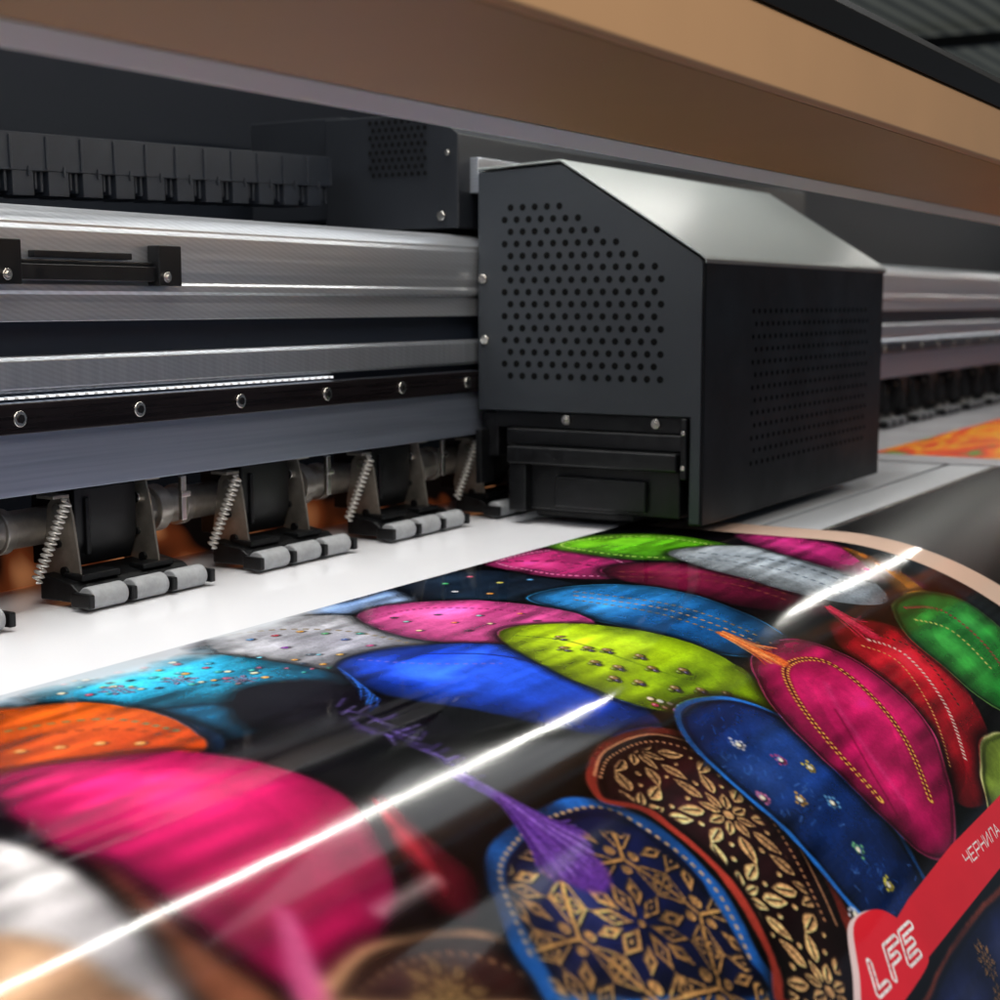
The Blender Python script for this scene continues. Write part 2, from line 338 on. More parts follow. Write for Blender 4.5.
slip([(890,605),(915,591),(960,599),(1000,628),(1032,670),(1032,722),(985,702),(940,665),(905,635)],'3ab444','187a2c',rim='8fcd68',rw=.0025)
stroke([(905,608),(940,610),(980,640),(1010,680)],.0018,'b02c3c',dash=.004); stroke([(915,620),(950,630),(990,668)],.0012,'f0d070',dash=.005)
slip([(978,752),(990,735),(1035,735),(1035,852),(995,832)],'9cbc40','5f821f',rim='d8d890',rw=.003)
# tassels
def tassel(a,b,w,cols,n=34):
    a=np.array(a,float);b=np.array(b,float); d=b-a; pn=np.array([-d[1],d[0]])/np.hypot(*d)
    stroke([tuple(a),tuple((a+b)/2),tuple(b-d*.10)],.0035,cols[0],w2=.015 if w>20 else .007,a=.97,soft=.004)
    for k in range(n):
        t=rng.uniform(-1,1); e=b+pn*w*t-d*(abs(t)**2*.2+rng.random()*.22); m=a+d*.45+pn*w*t*.55+rng.uniform(-1.5,1.5,2)
        stroke([tuple(a+pn*t*3),tuple(m),tuple(e+rng.uniform(-3,3,2))],.0004+.0004*rng.random(),cols[k%len(cols)],a=.75,soft=.0009)
tassel((722,634),(784,664),9,['f06a28','f89048','c84818','ffb068'],26)
tassel((828,608),(876,638),9,['c81c40','e84060','90102c'],26)
for k in range(60):
    t=k/59; u=338+t*130; v=716+18*t+45*t*t+rng.integers(-9,10)*(1-.6*t); stroke([(u,v),(u+rng.integers(6,20),v+rng.integers(-8,12))],.0006,['6a52b0','4a3488','8a78c8','302058'][k%4],a=.65,soft=.003)
stroke([(455,776),(480,788),(505,802)],.0040,'4f2f88',soft=.003); stroke([(458,772),(482,784),(504,798)],.0012,'8a6ac8',a=.6,soft=.002)
tassel((500,797),(588,876),30,['5d2f92','7a4ab4','3a1a66','9468cc','4a2480'],190)
tassel((284,915),(312,1005),16,['d85a90','f080b0','b03a70'],40)
slip([(930,985),(960,930),(1010,880),(1050,870),(1050,1020),(930,1020)],'121c48','0a0d24',rim='7a3428',rw=.004)
leafm((985,960),.012,'b07c4a',8); leafm((1000,1000),.010,'b07c4a',8)
# photographic softness: the near-left part of the pictured scene is out of focus, the rest slightly soft
def blur(a,r,ax):
    n=2*r+1; p=np.pad(a,[(r+1,r) if i==ax else (0,0) for i in range(3)],mode='edge'); c=np.cumsum(p,axis=ax,dtype=np.float64)
    return ((np.take(c,range(n,c.shape[ax]),ax)-np.take(c,range(0,c.shape[ax]-n),ax))/n).astype(np.float32)
b1=img
for _ in range(2): b1=blur(blur(b1,1,0),1,1)
img=img*.5+b1*.5
b2=img
for _ in range(2): b2=blur(blur(b2,7,0),7,1)
gx=xs[None,:];gy=ss[:,None]
k=np.clip((.56-gx-.0*(gy-.3))/.16,0,1)[...,None].astype(np.float32)
img=img*(1-k)+b2*k
img=img*(1+.10*(np.random.default_rng(9).random((Hh,W,1)).astype(np.float32)-.5))
lum=img.mean(2,keepdims=True); img=(img*.96+lum*.04)
# ink feathers out to bare vinyl along the pale part of the top border
k=np.clip((gy-(.620-.034*np.clip((.86-gx)/.14,0,1)*(.25+1.1*NO)))/.016,0,1)*np.clip((.88-gx)/.10,0,1)
k=(k[...,None]*.9).astype(np.float32); img=img*(1-k)+np.array([.90,.92,.95],np.float32)*k
# red tape with lettering
bn=[rect(q) for q in [(888,932),(908,899),(950,846),(1000,795),(1045,750),(1045,822),(1000,868),(928,958),(905,962)]]
def tape(P,rounded=False,c='de2433'):
    P=np.array(P); P=spline(P) if rounded else P
    r=field(P,True,.004); sl,d,arc,ins,gx,gy=r; comp(sl,np.clip(np.where(ins,d,-d)/.0008+.5,0,1).astype(np.float32),hexc(c)*np.ones(ins.shape+(1,),np.float32)*(.94+.12*NO[sl][...,None]))
tape(bn); tape([rect((q[0]-6,q[1]+1)) for q in [(853,928),(866,912),(884,911),(900,928),(915,952),(915,968),(896,1004),(882,1018),(862,1018),(858,975)]],True,'ecd0d0')
tape([rect(q) for q in [(853,928),(866,912),(884,911),(908,928),(926,952),(926,968),(902,1004),(886,1018),(864,1018),(859,975)]],True)
GL={'Ч':[[(0,1),(0,.5),(1,.5)],[(1,1),(1,0)]],'Е':[[(1,1),(0,1),(0,0),(1,0)],[(0,.5),(.8,.5)]],'Р':[[(0,0),(0,1),(1,1),(1,.45),(0,.45)]],
'Н':[[(0,0),(0,1)],[(1,0),(1,1)],[(0,.5),(1,.5)]],'И':[[(0,1),(0,0),(1,1),(1,0)]],'Л':[[(0,0),(.3,1),(1,1),(1,0)]],'А':[[(0,0),(.5,1),(1,0)],[(.2,.35),(.8,.35)]],
'L':[[(0,1),(0,0),(.9,0)]],'F':[[(0,0),(0,1),(1,1)],[(0,.5),(.8,.5)]]}
def letters(word,O,ux,uy,gap,w,c='f6f0ee',a_=1.):
    for i,ch in enumerate(word):
        for pl in GL[ch]:
            stroke([(O[0]+ux[0]*(i*(1+gap)+a)+uy[0]*b,O[1]+ux[1]*(i*(1+gap)+a)+uy[1]*b) for a,b in pl],w,c,a=a_,sheet=True,sp=False,soft=.0004)
def vec(a,b,k): return ((b[0]-a[0])*k,(b[1]-a[1])*k)
A=rect((968,866)); B=rect((1001,833)); C=rect((962,855))
letters('ЧЕРНИЛА',A,vec(A,B,1/9.2),vec(A,C,1.),.35,.00050)
A=rect((878,994)); B=rect((918,954)); C=rect((868,960))
letters('LFЕ',A,vec(A,B,.26),vec(A,C,.9),.46,.0026,'f8ecec'); letters('LFЕ',A,vec(A,B,.26),vec(A,C,.9),.46,.0008,'d8202f')
img=np.clip(img,0,1)
im=bpy.data.images.new('slipper_print',W,Hh,alpha=False)
px=np.ones((Hh,W,4),np.float32); px[...,:3]=img; im.pixels.foreach_set(px.ravel()); im.update(); im.pack()
def sheet_mat(name,image=None):
    m=bpy.data.materials.new(name); m.use_nodes=True; nt=m.node_tree; N=nt.nodes; L=nt.links; b=N['Principled BSDF']
    b.inputs['Specular IOR Level'].default_value=.5
    if image:
        t=N.new('ShaderNodeTexImage'); t.image=image; t.extension='EXTEND'; L.new(t.outputs[0],b.inputs['Base Color'])
    tc=N.new('ShaderNodeTexCoord'); n=N.new('ShaderNodeTexNoise'); n.inputs['Scale'].default_value=9; n.inputs['Detail'].default_value=2
    L.new(tc.outputs['Object'],n.inputs[0]); bp=N.new('ShaderNodeBump'); bp.inputs['Strength'].default_value=.14; bp.inputs['Distance'].default_value=.002
    # handling smears: gloss changes slowly over the vinyl
    mr=N.new('ShaderNodeMapRange'); mr.inputs[1].default_value=.35; mr.inputs[2].default_value=.65; mr.inputs[3].default_value=.05; mr.inputs[4].default_value=.12
    n4=N.new('ShaderNodeTexNoise'); n4.inputs['Scale'].default_value=6; n4.inputs['Detail'].default_value=2; L.new(tc.outputs['Object'],n4.inputs[0]); L.new(n4.outputs[0],mr.inputs[0]); L.new(mr.outputs[0],b.inputs['Roughness'])
    n3=N.new('ShaderNodeTexNoise'); n3.inputs['Scale'].default_value=500; n3.inputs['Detail'].default_value=0; L.new(tc.outputs['Object'],n3.inputs[0])
    ad=N.new('ShaderNodeMath'); ad.operation='MULTIPLY_ADD'; ad.inputs[1].default_value=.04; L.new(n3.outputs[0],ad.inputs[0]); L.new(n.outputs[0],ad.inputs[2])
    L.new(ad.outputs[0],bp.inputs['Height']); L.new(bp.outputs[0],b.inputs['Normal'])
    return m
M_print=sheet_mat('glossy_print',im)
M_paper=sheet_mat('bare_vinyl'); M_paper.node_tree.nodes['Principled BSDF'].inputs['Base Color'].default_value=lin('f8f9fd')
M_margin=sheet_mat('warm_margin'); M_margin.node_tree.nodes['Principled BSDF'].inputs['Base Color'].default_value=lin('fbd8c2')
def ribbon(name,x0,x1,s0,s1,m,parent,off,nx=2,uv=False):
    S=[s0+(s1-s0)*i/160 for i in range(161)] if s0<APY else [s0,s1]
    v=[];f=[];uvs=[]
    for j,s in enumerate(S):
        y,z=surf(s,off)
        for x in (x0,x1): v.append((x,y,z)); uvs.append(((x-X0)/(X1-X0),(s-S0)/(S1-S0)))
    for j in range(len(S)-1): f.append((2*j,2*j+1,2*j+3,2*j+2))
    me=bpy.data.meshes.new(name); me.from_pydata(v,[],f); me.update()
    for p in me.polygons: p.use_smooth=True
    if uv:
        ul=me.uv_layers.new(name='u')
        for l in me.loops: ul.data[l.index].uv=uvs[l.vertex_index]
    me.materials.append(m); o=bpy.data.objects.new(name,me); COL.objects.link(o); attach(o,parent); return o
T=thing('printed_sheet',(.7,.6,0),'glossy vinyl sheet printed with colourful embroidered slippers','print')
ribbon('bare_vinyl_base',-.25,1.320,-.25,.90,M_paper,T,0)
ribbon('printed_picture',X0,X1,S0,.620,M_print,T,.0003,uv=True)
ribbon('sheet_margin',1.266,1.3198,-.2,.600,M_margin,T,.0006)
mo=bpy.data.materials.new('orange_print'); mo.use_nodes=True; N=mo.node_tree.nodes; L=mo.node_tree.links
tc=N.new('ShaderNodeTexCoord'); mp=N.new('ShaderNodeMapping'); mp.inputs['Scale'].default_value=(3.2,12,12); mp.inputs['Location'].default_value=(.3,.2,0); L.new(tc.outputs['Object'],mp.inputs[0])
n=N.new('ShaderNodeTexNoise'); n.inputs['Scale'].default_value=1.5; n.inputs['Detail'].default_value=4; n.inputs['Distortion'].default_value=.9; L.new(mp.outputs[0],n.inputs[0])
r=N.new('ShaderNodeValToRGB'); cr=r.color_ramp
for p_,c_ in [(.34,'6a9a3a'),(.41,'e81e10'),(.5,'ff6a08'),(.57,'ffc024'),(.66,'f02a10')]:
    e=cr.elements.new(p_); e.color=lin(c_)
cr.elements.remove(cr.elements[0]); cr.elements[len(cr.elements)-1].color=lin('f0d060')
L.new(n.outputs[0],r.inputs[0]); L.new(r.outputs[0],N['Principled BSDF'].inputs['Base Color']); N['Principled BSDF'].inputs['Roughness'].default_value=.35; N['Principled BSDF'].inputs['Specular IOR Level'].default_value=.2
T=thing('printed_sheet',(3,.6,0),'glossy vinyl sheet with orange and yellow print','print')
ribbon('bare_vinyl_base',1.96,6.5,-.1,.90,M_paper,T,0); ribbon('printed_picture',2.05,6.4,.0,.640,mo,T,.0003)
# ------------------------------------------------------------------ materials
M_alu=mat('brushed_aluminium','c3c7cd',.36,.88,noise=.10,nscale=(3,300,300),rvar=.08,moire=.12)
def brushed(name,col,rough,sx,sz,amp,moire=0.):
    m=mat(name,col,rough,.85,noise=amp,nscale=(sx,60,sz),rvar=.07,moire=moire); return m
M_alu2=brushed('milled_aluminium','a8adb5',.36,260,8,.10,.10)
M_blue=mat('blue_anodised_plate','878f9f',.36,.75,noise=.12,nscale=(3,60,320),rvar=.08)
M_groove=mat('dark_anodised','1e2531',.45,.4,noise=.1,nscale=(8,50,200))
M_rail=mat('blackened_steel_rail','231d1f',.3,.75,noise=.35,nscale=(6,60,260),rvar=.12)
M_steel=mat('polished_steel','d4d0c8',.25,1.)
M_spring=mat('spring_steel','e6e4de',.3,.7)
M_lever=mat('zinc_plate','8f8980',.40,.8,noise=.25,nscale=(60,60,60))
M_shaft=mat('shaft_metal','a9a49c',.36,.8,noise=.2,nscale=(60,60,60))
M_black=mat('black_plastic','0a0b0d',.38,0,spec=.3,noise=.2,nscale=(90,90,90),rvar=.1)
M_paint=mat('powder_coat','202429',.48,0,spec=.35,noise=.08,nscale=(14,14,14),rvar=.06,bump=.3,bscale=2200)
M_front=mat('powder_coat_shaded','07080a',.42,0,spec=.25,noise=.1,nscale=(14,14,14),rvar=.06)  # same powder coat, shade of the front face put into near-black
M_roof=mat('roof_with_glare','7e8483',.36,.1,noise=.14,nscale=(420,420,420),rvar=.05)  # carriage paint with the overhead glare put into a lighter grey
M_hole=mat('vent_hole_dark','020203',.8,spec=.1)
M_hole2=mat('vent_hole_front','020203',.9,spec=.05)
M_rub=mat('grey_rubber','a0a3a6',.6,0,noise=.15,nscale=(120,120,120))
M_bronze=mat('bronze_paint','dcab7c',.42,.1,noise=.04,nscale=(5,5,5),rvar=.05)
M_bronzeD=mat('bronze_paint_shaded','9a7444',.5,.0,spec=.3,noise=.05,nscale=(5,5,5))  # same bronze paint, shade of the underside put into a darker tone
M_lip=mat('silver_edge','f2f8f0',.5,.1)
M_trim=mat('dark_trim','141210',.5,spec=.3)
M_plate=mat('platen_metal','dde1e5',.36,.3,noise=.03,nscale=(2,20,20),rvar=.04)
M_apron=mat('apron_dark','050608',.34,0,spec=.15,noise=.08,nscale=(4,4,4))
M_back=mat('back_panel_paint','0c1119',.6,0,spec=.25,noise=.06,nscale=(4,4,4))
M_chain=mat('chain_plastic','14181f',.5,0,spec=.3,noise=.15,nscale=(80,80,80))
M_box=mat('cable_box_paint','101318',.5,0,spec=.3,noise=.1,nscale=(20,20,20))
# ------------------------------------------------------------------ bed
T=thing('printer_bed',(2,.6,-.01),'metal printer platen with dark curved front apron','printer')
Geo().box(-.3,6.5,.462,.512,-.02,-.0015).box(-.3,6.5,.520,.62,-.02,-.0015).box(-.3,6.5,.624,1.0,-.02,-.0015).obj('platen_plate',M_plate,T,.0006)
Geo().box(-.3,6.5,.4535,.459,-.02,-.0008).obj('platen_edge',M_steel,T,.0006)
pts=[surf(s,-.0022) for s in np.linspace(.4525,-.1,70)]
v=[(x,y,z) for y,z in pts for x in (-.3,6.5)]; mesh('apron',v,[(2*i,2*i+1,2*i+3,2*i+2) for i in range(69)],M_apron,T,smooth=True)
Geo().box(-.3,6.5,.45,.63,-.03,-.021).obj('slot_bottom',M_black,T)
# ------------------------------------------------------------------ beam
BX0,BX1=-.2,6.4
T=thing('guide_beam',(2,.8,.0793),'brushed aluminium beam with grooves and bolted steel rail','beam')
prof=[(.757,.1885),(.757,.206),(.7535,.2075),(.7535,.212),(.755,.214),(.7535,.226),(.7535,.246),(.7552,.2495),(.7550,.2508),(.760,.2566),(.766,.2598),(.778,.2624),(.93,.2624),(.93,.190),(.90,.1885)]
Geo().prism(prof,BX0,BX1).obj('upper_extrusion',M_alu,T,.0006)
Geo().box(BX0,BX1,.768,.92,.167,.1884).obj('dark_groove',M_groove,T)
Geo().prism([(.757,.1445),(.755,.147),(.755,.164),(.757,.1669),(.92,.1669),(.92,.1445)],BX0,BX1).obj('middle_extrusion',M_alu2,T,.0006)
Geo().box(BX0,BX1,.764,.92,.1385,.1444).obj('light_channel',M_groove,T)
Geo().box(BX0,BX1,.757,.92,.0793,.1384).obj('lower_plate',M_blue,T,.001)
rail=Geo().box(BX0,BX1,.7515,.7569,.119,.1383).obj('steel_rail',M_rail,T,.001)
gb=Geo().cyl((.572,.7514,.1287),(.572,.7500,.1287),.0052,24).obj('bolt_head',M_steel,rail,.0005)
gi=Geo().cyl((.572,.7499,.1287),(.572,.7492,.1287),.0030,6).obj('bolt_socket',M_black,gb)
for k in range(1,30):
    if 1.25<.572+.105*k<1.70: continue
    c=gb.copy(); COL.objects.link(c); reparent(c,rail,gb.matrix_parent_inverse.copy()); c.location.x=.105*k
    d=gi.copy(); COL.objects.link(d); reparent(d,c,gi.matrix_parent_inverse.copy())
me_=bpy.data.materials.new('led_reflection_dots'); me_.use_nodes=True; N=me_.node_tree.nodes; L=me_.node_tree.links; b=N['Principled BSDF']
tc=N.new('ShaderNodeTexCoord'); sp=N.new('ShaderNodeSeparateXYZ'); L.new(tc.outputs['Object'],sp.inputs[0])
m1=N.new('ShaderNodeMath'); m1.operation='MULTIPLY'; m1.inputs[1].default_value=1/.0085; L.new(sp.outputs[0],m1.inputs[0])
m2=N.new('ShaderNodeMath'); m2.operation='FRACT'; L.new(m1.outputs[0],m2.inputs[0])
m3=N.new('ShaderNodeMath'); m3.operation='GREATER_THAN'; m3.inputs[1].default_value=.42; L.new(m2.outputs[0],m3.inputs[0])
m4=N.new('ShaderNodeMath'); m4.operation='MULTIPLY_ADD'; m4.inputs[1].default_value=1.2; m4.inputs[2].default_value=.15; L.new(m3.outputs[0],m4.inputs[0])
b.inputs['Emission Color'].default_value=(.9,.95,1,1); L.new(m4.outputs[0],b.inputs['Emission Strength']); me_.cycles.emission_sampling='NONE'  # dots of reflected light on the beam, put in as glow
Geo().box(BX0,1.01,.7585,.7638,.1405,.1418).obj('led_reflection',me_,T)
Geo().box(1.9,BX1,.7585,.7638,.1405,.1418).obj('led_reflection',me_,T)
T2=thing('sensor_bracket',(.7,.75,.225),'black bar bracket screwed onto the aluminium beam','bracket')
Geo().box(.56,.815,.7445,.7525,.2145,.2245).box(.655,.675,.7415,.7525,.2115,.239).box(.795,.817,.7415,.7525,.2115,.239).box(.675,.795,.747,.7525,.2245,.2275).obj('bracket_bar',M_black,T2,.0008)
Geo().box(.69,.775,.7468,.7528,.2286,.233).obj('bracket_pad',M_black,T2,.0006)
for x in (.662,.801): Geo().cyl((x,.7414,.2175),(x,.7395,.2175),.0036,16).cyl((x,.7394,.2175),(x,.7385,.2175),.002,6).obj('screw',M_steel,T2,.0003)
# ------------------------------------------------------------------ pinch rollers
M_darkpl=mat('shaded_far_metal','26282c',.5,.3,noise=.2,nscale=(60,60,60)); M_darkrub=mat('shaded_far_rubber','5a5d62',.6)  # far row's metal and rubber, dimmer light put into darker colours
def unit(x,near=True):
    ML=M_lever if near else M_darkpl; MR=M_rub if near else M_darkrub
    T=thing('pinch_roller_unit',(x,.76,0),'black pinch roller bracket with three grey rollers' if near else 'pinch roller bracket with rollers, shade put into the dark colour','roller','pinch rollers along the beam')
    parts=[]
    g=Geo(); g.prism([(.752,.004),(.752,.011),(.760,.0165),(.788,.021),(.788,.004)],x-.0535,x+.056)
    g.box(x-.045,x-.01,.757,.775,.0165,.0215).box(x+.012,x+.042,.757,.772,.0165,.0205)
    for k in range(4):
        xx=x-.0585+k*.039; g.box(xx-.0025,xx+.0025,.735,.7525,.003,.0125)
    parts.append(g.obj('shoe',M_black,T,.001))
    for k in range(3):
        xc=x-.039+k*.039
        ro=Geo().cyl((xc-.0158,.7445,.0082),(xc+.0158,.7445,.0082),.0078,28).obj('roller',MR,T,.0012); parts.append(ro)
        a=Geo().cyl((xc-.0180,.7445,.0082),(xc+.0180,.7445,.0082),.0035,12).obj('roller_axle',M_steel,ro); parts.append(a)
    g=Geo().prism([(.784,.022),(.778,.040),(.778,.076),(.82,.076),(.82,.022)],x-.030,x+.028)
    if near: g.box(x-.022,x-.018,.7755,.7795,.03,.07)
    parts.append(g.obj('housing',M_black,T,.0012))
    for dx,top in ((-.042,.074),(.032,.078)):
        parts.append(Geo().prism([(.760,.008),(.770,.004),(.794,.012),(.797,.030),(.791,.066),(.784,top),(.773,top),(.768,.060)],x+dx,x+dx+.0018).obj('lever_plate',ML,T,.0004))
        parts.append(Geo().cyl((x+dx-.003,.780,.064),(x+dx+.004,.780,.064),.0042,14).obj('pivot_pin',M_steel,T,.0004))
        parts.append(Geo().cyl((x+dx-.002,.776,.022),(x+dx+.003,.776,.022),.0034,12).obj('pivot_pin',M_black,T,.0003))
        parts.append(Geo().cyl((x+dx-.002,.781,.040),(x+dx+.003,.781,.040),.0026,12).obj('pivot_pin',M_black,T,.0003))
    parts.append(Geo().box(x-.056,x-.0422,.770,.786,.0722,.0745).obj('bracket_flange',ML,T,.0004))
    parts.append(Geo().box(x+.0320,x+.044,.770,.786,.0765,.0785).obj('bracket_flange',ML,T,.0004))
    p0=Vector((x-.046,.768,.071)); p1=Vector((x-.066,.778,.018)); d=(p1-p0); ax=d.normalized(); a=ax.orthogonal().normalized(); b=ax.cross(a)
    n=170; turns=15; ring=4; vs=[];fs=[]
    for i in range(n+1):
        t=i/n; th=t*turns*2*math.pi; rad=a*math.cos(th)+b*math.sin(th); c=p0+d*t+rad*.0034
        for k in range(ring):
            q=2*math.pi*k/ring; vs.append(tuple(c+rad*math.cos(q)*.0009+ax*math.sin(q)*.0009))
    for i in range(n):
        for k in range(ring): fs.append((i*ring+k,i*ring+(k+1)%ring,(i+1)*ring+(k+1)%ring,(i+1)*ring+k))
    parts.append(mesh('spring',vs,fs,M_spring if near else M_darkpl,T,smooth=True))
    if near: parts.append(Geo().box(x+.060,x+.065,.764,.768,.045,.077).box(x+.058,x+.067,.762,.766,.062,.066).obj('clip',M_steel,T,.0006))
    return T,parts
U0,parts=unit(.604)
for k in range(1,5): link_copy(U0,.172*k,parts)
U0.location.x-=.011
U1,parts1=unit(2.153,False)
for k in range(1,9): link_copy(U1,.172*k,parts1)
sh=Geo()
sh.cyl((BX0,.806,.050),(BX1,.806,.050),.0130,28)
for k in range(0,20):
    xx=.604+.172*k+.086; sh.cyl((xx-.020,.806,.050),(xx-.008,.806,.050),.0175,28); sh.cyl((xx+.010,.806,.050),(xx+.018,.806,.050),.0155,28)
tag(sh.obj('roller_shaft',M_shaft,None,.0008),'long grey metal shaft behind the pinch rollers','shaft')
mf=bpy.data.materials.new('feed_glow_colours'); mf.use_nodes=True; N=mf.node_tree.nodes; L=mf.node_tree.links
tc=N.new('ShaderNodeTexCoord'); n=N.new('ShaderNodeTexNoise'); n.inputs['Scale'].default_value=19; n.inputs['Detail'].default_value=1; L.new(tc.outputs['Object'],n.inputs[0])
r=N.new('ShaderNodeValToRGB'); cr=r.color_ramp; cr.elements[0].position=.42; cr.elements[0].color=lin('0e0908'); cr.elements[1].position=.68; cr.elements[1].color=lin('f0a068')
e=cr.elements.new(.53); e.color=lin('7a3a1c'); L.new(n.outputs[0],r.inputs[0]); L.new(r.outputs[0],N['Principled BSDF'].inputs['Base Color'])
L.new(r.outputs[0],N['Principled BSDF'].inputs['Emission Color']); N['Principled BSDF'].inputs['Emission Strength'].default_value=.35; N['Principled BSDF'].inputs['Roughness'].default_value=.7; mf.cycles.emission_sampling='NONE'  # tray glows in its own colours, no lamp stands behind it
tag(Geo().prism([(.845,.0005),(.862,.045),(.865,.045),(.85,.0005)],BX0,1.6).obj('feed_tray',mf),'warm brown feed tray with glow put into its colour','tray')
tag(Geo().prism([(.845,.0005),(.862,.045),(.865,.045),(.85,.0005)],1.61,BX1).obj('feed_tray',M_black),'black feed tray behind the rollers','tray')
# ------------------------------------------------------------------ carriage
CX0,CX1=1.22,1.715
T=thing('print_carriage',(1.46,.63,.01),'dark grey print head carriage with perforated side panel','carriage')
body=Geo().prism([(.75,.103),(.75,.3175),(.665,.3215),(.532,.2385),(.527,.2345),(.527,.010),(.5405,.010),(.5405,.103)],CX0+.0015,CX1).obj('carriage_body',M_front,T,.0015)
Geo().prism([(.750,.1035),(.750,.3165),(.665,.3205),(.5335,.2385),(.529,.234),(.529,.012),(.5385,.012),(.5385,.1035)],CX0-.0005,CX0+.0013).obj('side_panel',M_paint,T,.0006)
sl_=(.3215-.2385)/(.665-.532)
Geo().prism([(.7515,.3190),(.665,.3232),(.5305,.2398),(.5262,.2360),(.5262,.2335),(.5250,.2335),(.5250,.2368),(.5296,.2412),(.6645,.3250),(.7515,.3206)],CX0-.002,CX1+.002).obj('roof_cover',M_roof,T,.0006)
def disc_mesh(name,cs,r,x,m,parent,axis='x',n=12):
    v=[];f=[]
    for a,b in cs:
        k=len(v)
        for i in range(n):
            t=2*math.pi*i/n
            v.append((x,a+r*math.cos(t),b+r*math.sin(t)) if axis=='x' else (a+r*math.cos(t),x,b+r*math.sin(t)))
        f.append(tuple(range(k,k+n)))
    return mesh(name,v,f,m,parent)
cs=[];row=0;z=.135
while z<.296:
    y=.567+(.0062 if row%2 else 0)
    while y<.724:
        roof=.2385+(y-.532)*sl_ if y<.665 else .321
        if z<roof-.030: cs.append((y,z))
        y+=.0124
    z+=.0107;row+=1
disc_mesh('vent_perforation',cs,.0031,CX0-.0008,M_hole,T)
cs=[];row=0;z=.055
while z<.20:
    x=1.33+(.007 if row%2 else 0)
    while x<1.66: cs.append((x,z)); x+=.014
    z+=.0115;row+=1
disc_mesh('front_perforation',cs,.0024,.5268,M_hole2,T,'y',8)
h=Geo(); h.box(CX0+.006,CX1-.01,.5410,.735,.088,.1028).obj('ledge',M_black,T,.001)
Geo().box(CX0+.006,CX1-.02,.550,.712,.014,.056).box(CX0-.008,CX1-.02,.548,.716,.0563,.072).box(CX0+.002,CX1-.02,.545,.722,.0723,.0875).box(CX0-.004,CX0+.02,.698,.716,.012,.056).box(CX0+.000,CX0+.02,.58,.67,.018,.046).box(CX0+.020,CX1-.03,.60,.70,.006,.0139).obj('print_head_housing',M_black,T,.0018)
Geo().box(CX0-.003,CX0+.004,.541,.5465,.050,.102).obj('side_bracket',M_black,T,.001)
for z in (.060,.090): Geo().cyl((CX0-.003,.5435,z),(CX0-.0045,.5435,z),.0020,12).obj('screw',M_steel,T,.0003)
for y in (.572,.660): Geo().cyl((CX0+.006,y,.0965),(CX0+.001,y,.0965),.0042,18).cyl((CX0+.0009,y,.0965),(CX0+.0,y,.0965),.0022,6).obj('screw',M_steel,T,.0004)
Geo().box(CX0+.01,CX0+.30,.735,.7512,.06,.10).box(CX0-.004,CX0+.02,.745,.7512,.035,.085).obj('slide_block',M_black,T,.001)
for y,z in ((.744,.222),(.742,.167)): Geo().cyl((CX0-.0006,y,z),(CX0-.004,y,z),.0042,16).obj('screw',M_steel,T,.0006)
Geo().box(CX0+.01,CX1+.15,.756,.80,.300,.332).obj('top_bracket',M_alu2,T,.001)
cb=Geo().prism([(.765,.268),(.765,.352),(.79,.372),(.915,.372),(.915,.268)],CX0-.01,CX1+.4).obj('cable_box',M_box,T,.0015)
Geo().prism([(.916,.28),(.916,.378),(1.03,.378),(1.03,.28)],CX0+.02,CX1+.3).obj('cable_box_rear',M_box,T,.0015)
cs=[(y+(.0035 if r%2 else 0),.318+r*.0068) for r in range(8) for y in np.arange(.800,.862,.0072)]
disc_mesh('cable_box_vent',cs,.0022,CX0-.0118,M_hole,T)
Geo().cyl((CX0-.0115,.782,.279),(CX0-.014,.782,.279),.0042,16).obj('screw',M_steel,T,.0005)
Geo().cyl((CX0-.0115,.775,.335),(CX0-.014,.775,.335),.0025,12).obj('screw',M_steel,T,.0005)
# ------------------------------------------------------------------ cable chain
T=thing('cable_chain',(.8,.9,.265),'dark segmented plastic cable chain lying on the beam','cable chain')
lk=Geo(); lk.box(-.0002,.0347,.885,.935,.0190,.046).box(.0318,.0340,.8836,.8849,.0200,.0440)
lk.box(0,.0200,.8855,.9345,.001,.0189).box(.0235,.0255,.888,.93,.006,.0189).box(.0290,.0315,.888,.93,.004,.0189)
lk.box(.0140,.0160,.8838,.8850,.015,.0225)
l0=lk.obj('chain_link',M_chain,T,.0004); li=l0.matrix_parent_inverse.copy()
for k in range(20):
    x=.49+k*.0345
    o=l0 if k==0 else l0.copy()
    if k: COL.objects.link(o); reparent(o,T,li)
    o.location=(x,0,.2672+(x-.49)*.03); o.rotation_euler=(0,-math.atan(.03),0)
Geo().box(-.2,1.205,.86,.96,.2628,.267).obj('chain_tray',M_groove,T,.001)
# ------------------------------------------------------------------ back panel & cover
tag(Geo().box(-.5,6.5,1.10,1.12,-.05,.62).obj('printer_back_panel',M_back,None,.001),'dark blue grey painted rear panel of the printer','panel')
T=thing('printer_cover',(1,.36,.286),'raised bronze painted cover lid with silver edge','cover')
Geo().prism([(.4215,.2858),(.4235,.2866),(.4165,.2955),(.4138,.2936)],-.3,6.4).obj('cover_lip',M_lip,T,.0006)
Geo().prism([(.4136,.2938),(.302,.3075),(.302,.3100),(.4136,.2965)],-.3,6.4).obj('cover_underside',M_bronzeD,T,.0004)
Geo().prism([(.3018,.3075),(.2985,.3105),(.2985,.3480),(.302,.3515),(.44,.3715),(.46,.30),(.4245,.290),(.4217,.298),(.303,.3115)],-.3,6.4).obj('cover_panel',M_bronze,T,.001)
Geo().prism([(.297,.3490),(.2955,.366),(.31,.378),(.44,.384),(.44,.3725),(.302,.3520)],-.3,6.4).obj('cover_trim',M_trim,T,.001)
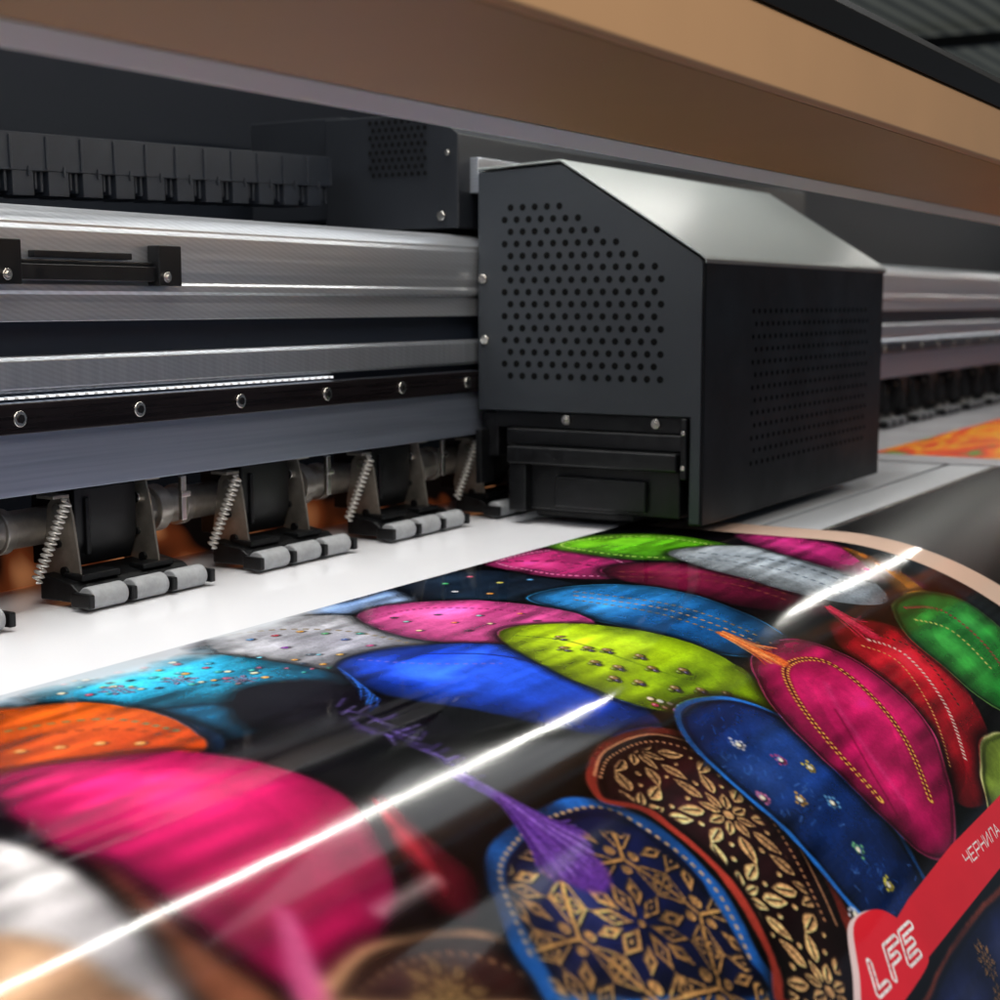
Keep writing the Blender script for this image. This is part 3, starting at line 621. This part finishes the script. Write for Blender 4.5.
# ------------------------------------------------------------------ lamps
M_lamp=mat('lamp_tube','ffffff',.5); b=M_lamp.node_tree.nodes['Principled BSDF']; b.inputs['Emission Color'].default_value=(1,.965,.92,1); b.inputs['Emission Strength'].default_value=52
for x0,x1 in ((-.3,1.66),(2.29,3.0),(3.3,5.5)):
    T=thing('strip_lamp',((x0+x1)/2,.648,.45),'slim lit strip lamp hanging above the carriage','lamp','strip lamps above the print bed')
    Geo().cyl((x0,.648,.45),(x1,.648,.45),.0027,6).obj('lamp_tube',M_lamp,T)
    Geo().box(x0-.01,x1+.01,.640,.656,.4575,.475).obj('lamp_housing',M_lip,T,.001)
# ceiling
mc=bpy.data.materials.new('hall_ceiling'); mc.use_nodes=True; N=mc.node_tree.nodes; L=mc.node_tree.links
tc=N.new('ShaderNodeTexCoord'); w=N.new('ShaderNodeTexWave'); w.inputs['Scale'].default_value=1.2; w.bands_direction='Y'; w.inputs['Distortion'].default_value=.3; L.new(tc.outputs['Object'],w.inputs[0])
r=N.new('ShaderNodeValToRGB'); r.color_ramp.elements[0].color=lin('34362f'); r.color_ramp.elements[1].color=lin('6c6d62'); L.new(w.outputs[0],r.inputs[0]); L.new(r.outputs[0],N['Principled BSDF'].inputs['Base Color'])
L.new(r.outputs[0],N['Principled BSDF'].inputs['Emission Color']); N['Principled BSDF'].inputs['Emission Strength'].default_value=.3; mc.cycles.emission_sampling='NONE'  # ceiling brightness put into the material as glow, no lamp there
c=Geo().box(-4,40,-6,20,3.4,3.5).obj('ceiling',mc); c['kind']='structure'
for k in range(5):
    x=9+k*5; b=Geo().box(x,x+.12,-6,20,3.2,3.35).obj('roof_beam',M_trim); tag(b,'dark steel beam below the hall ceiling','beam','beams below the ceiling')
# ------------------------------------------------------------------ light
def area(loc,tgt,size,en,col):
    l=bpy.data.lights.new('area_light','AREA'); l.size=size; l.energy=en; l.color=col
    o=bpy.data.objects.new('area_light',l); o.location=loc; d=Vector(tgt)-Vector(loc); o.rotation_euler=d.to_track_quat('-Z','Y').to_euler(); COL.objects.link(o)
area((-.6,-1.0,1.9),(1.1,.6,.1),1.2,62,(1,.95,.88))
area((-1.2,1.0,1.5),(1.1,.8,.2),.8,9,(.74,.84,1))
area((.75,.75,1.6),(1.0,.6,0),.8,27,(1,.98,.95))  # added overhead light, makes up for the dimmed strip lamps
area((3.1,.8,1.8),(2.8,.6,0),1.3,5,(.95,.97,1))  # added light to brighten the far sheet and give a faint sheen
w=bpy.data.worlds.new('World'); scene.world=w; w.use_nodes=True; w.node_tree.nodes['Background'].inputs[0].default_value=(.42,.5,.62,1); w.node_tree.nodes['Background'].inputs[1].default_value=.20
# ------------------------------------------------------------------ camera
cd=bpy.data.cameras.new('camera'); cam=bpy.data.objects.new('camera',cd); COL.objects.link(cam)
cd.sensor_width=36; cd.lens=36*1.557; cd.clip_start=.01; cd.clip_end=200
Rv=Vector(_R);Uv=Vector(_U);Fv=Vector(_F)
cam.matrix_world=Matrix(((Rv.x,Uv.x,-Fv.x,0),(Rv.y,Uv.y,-Fv.y,0),(Rv.z,Uv.z,-Fv.z,.2),(0,0,0,1)))
cd.dof.use_dof=True; cd.dof.focus_distance=.98; cd.dof.aperture_fstop=10
scene.camera=cam
scene.view_settings.view_transform='Standard'; scene.view_settings.look='None'; scene.view_settings.exposure=0
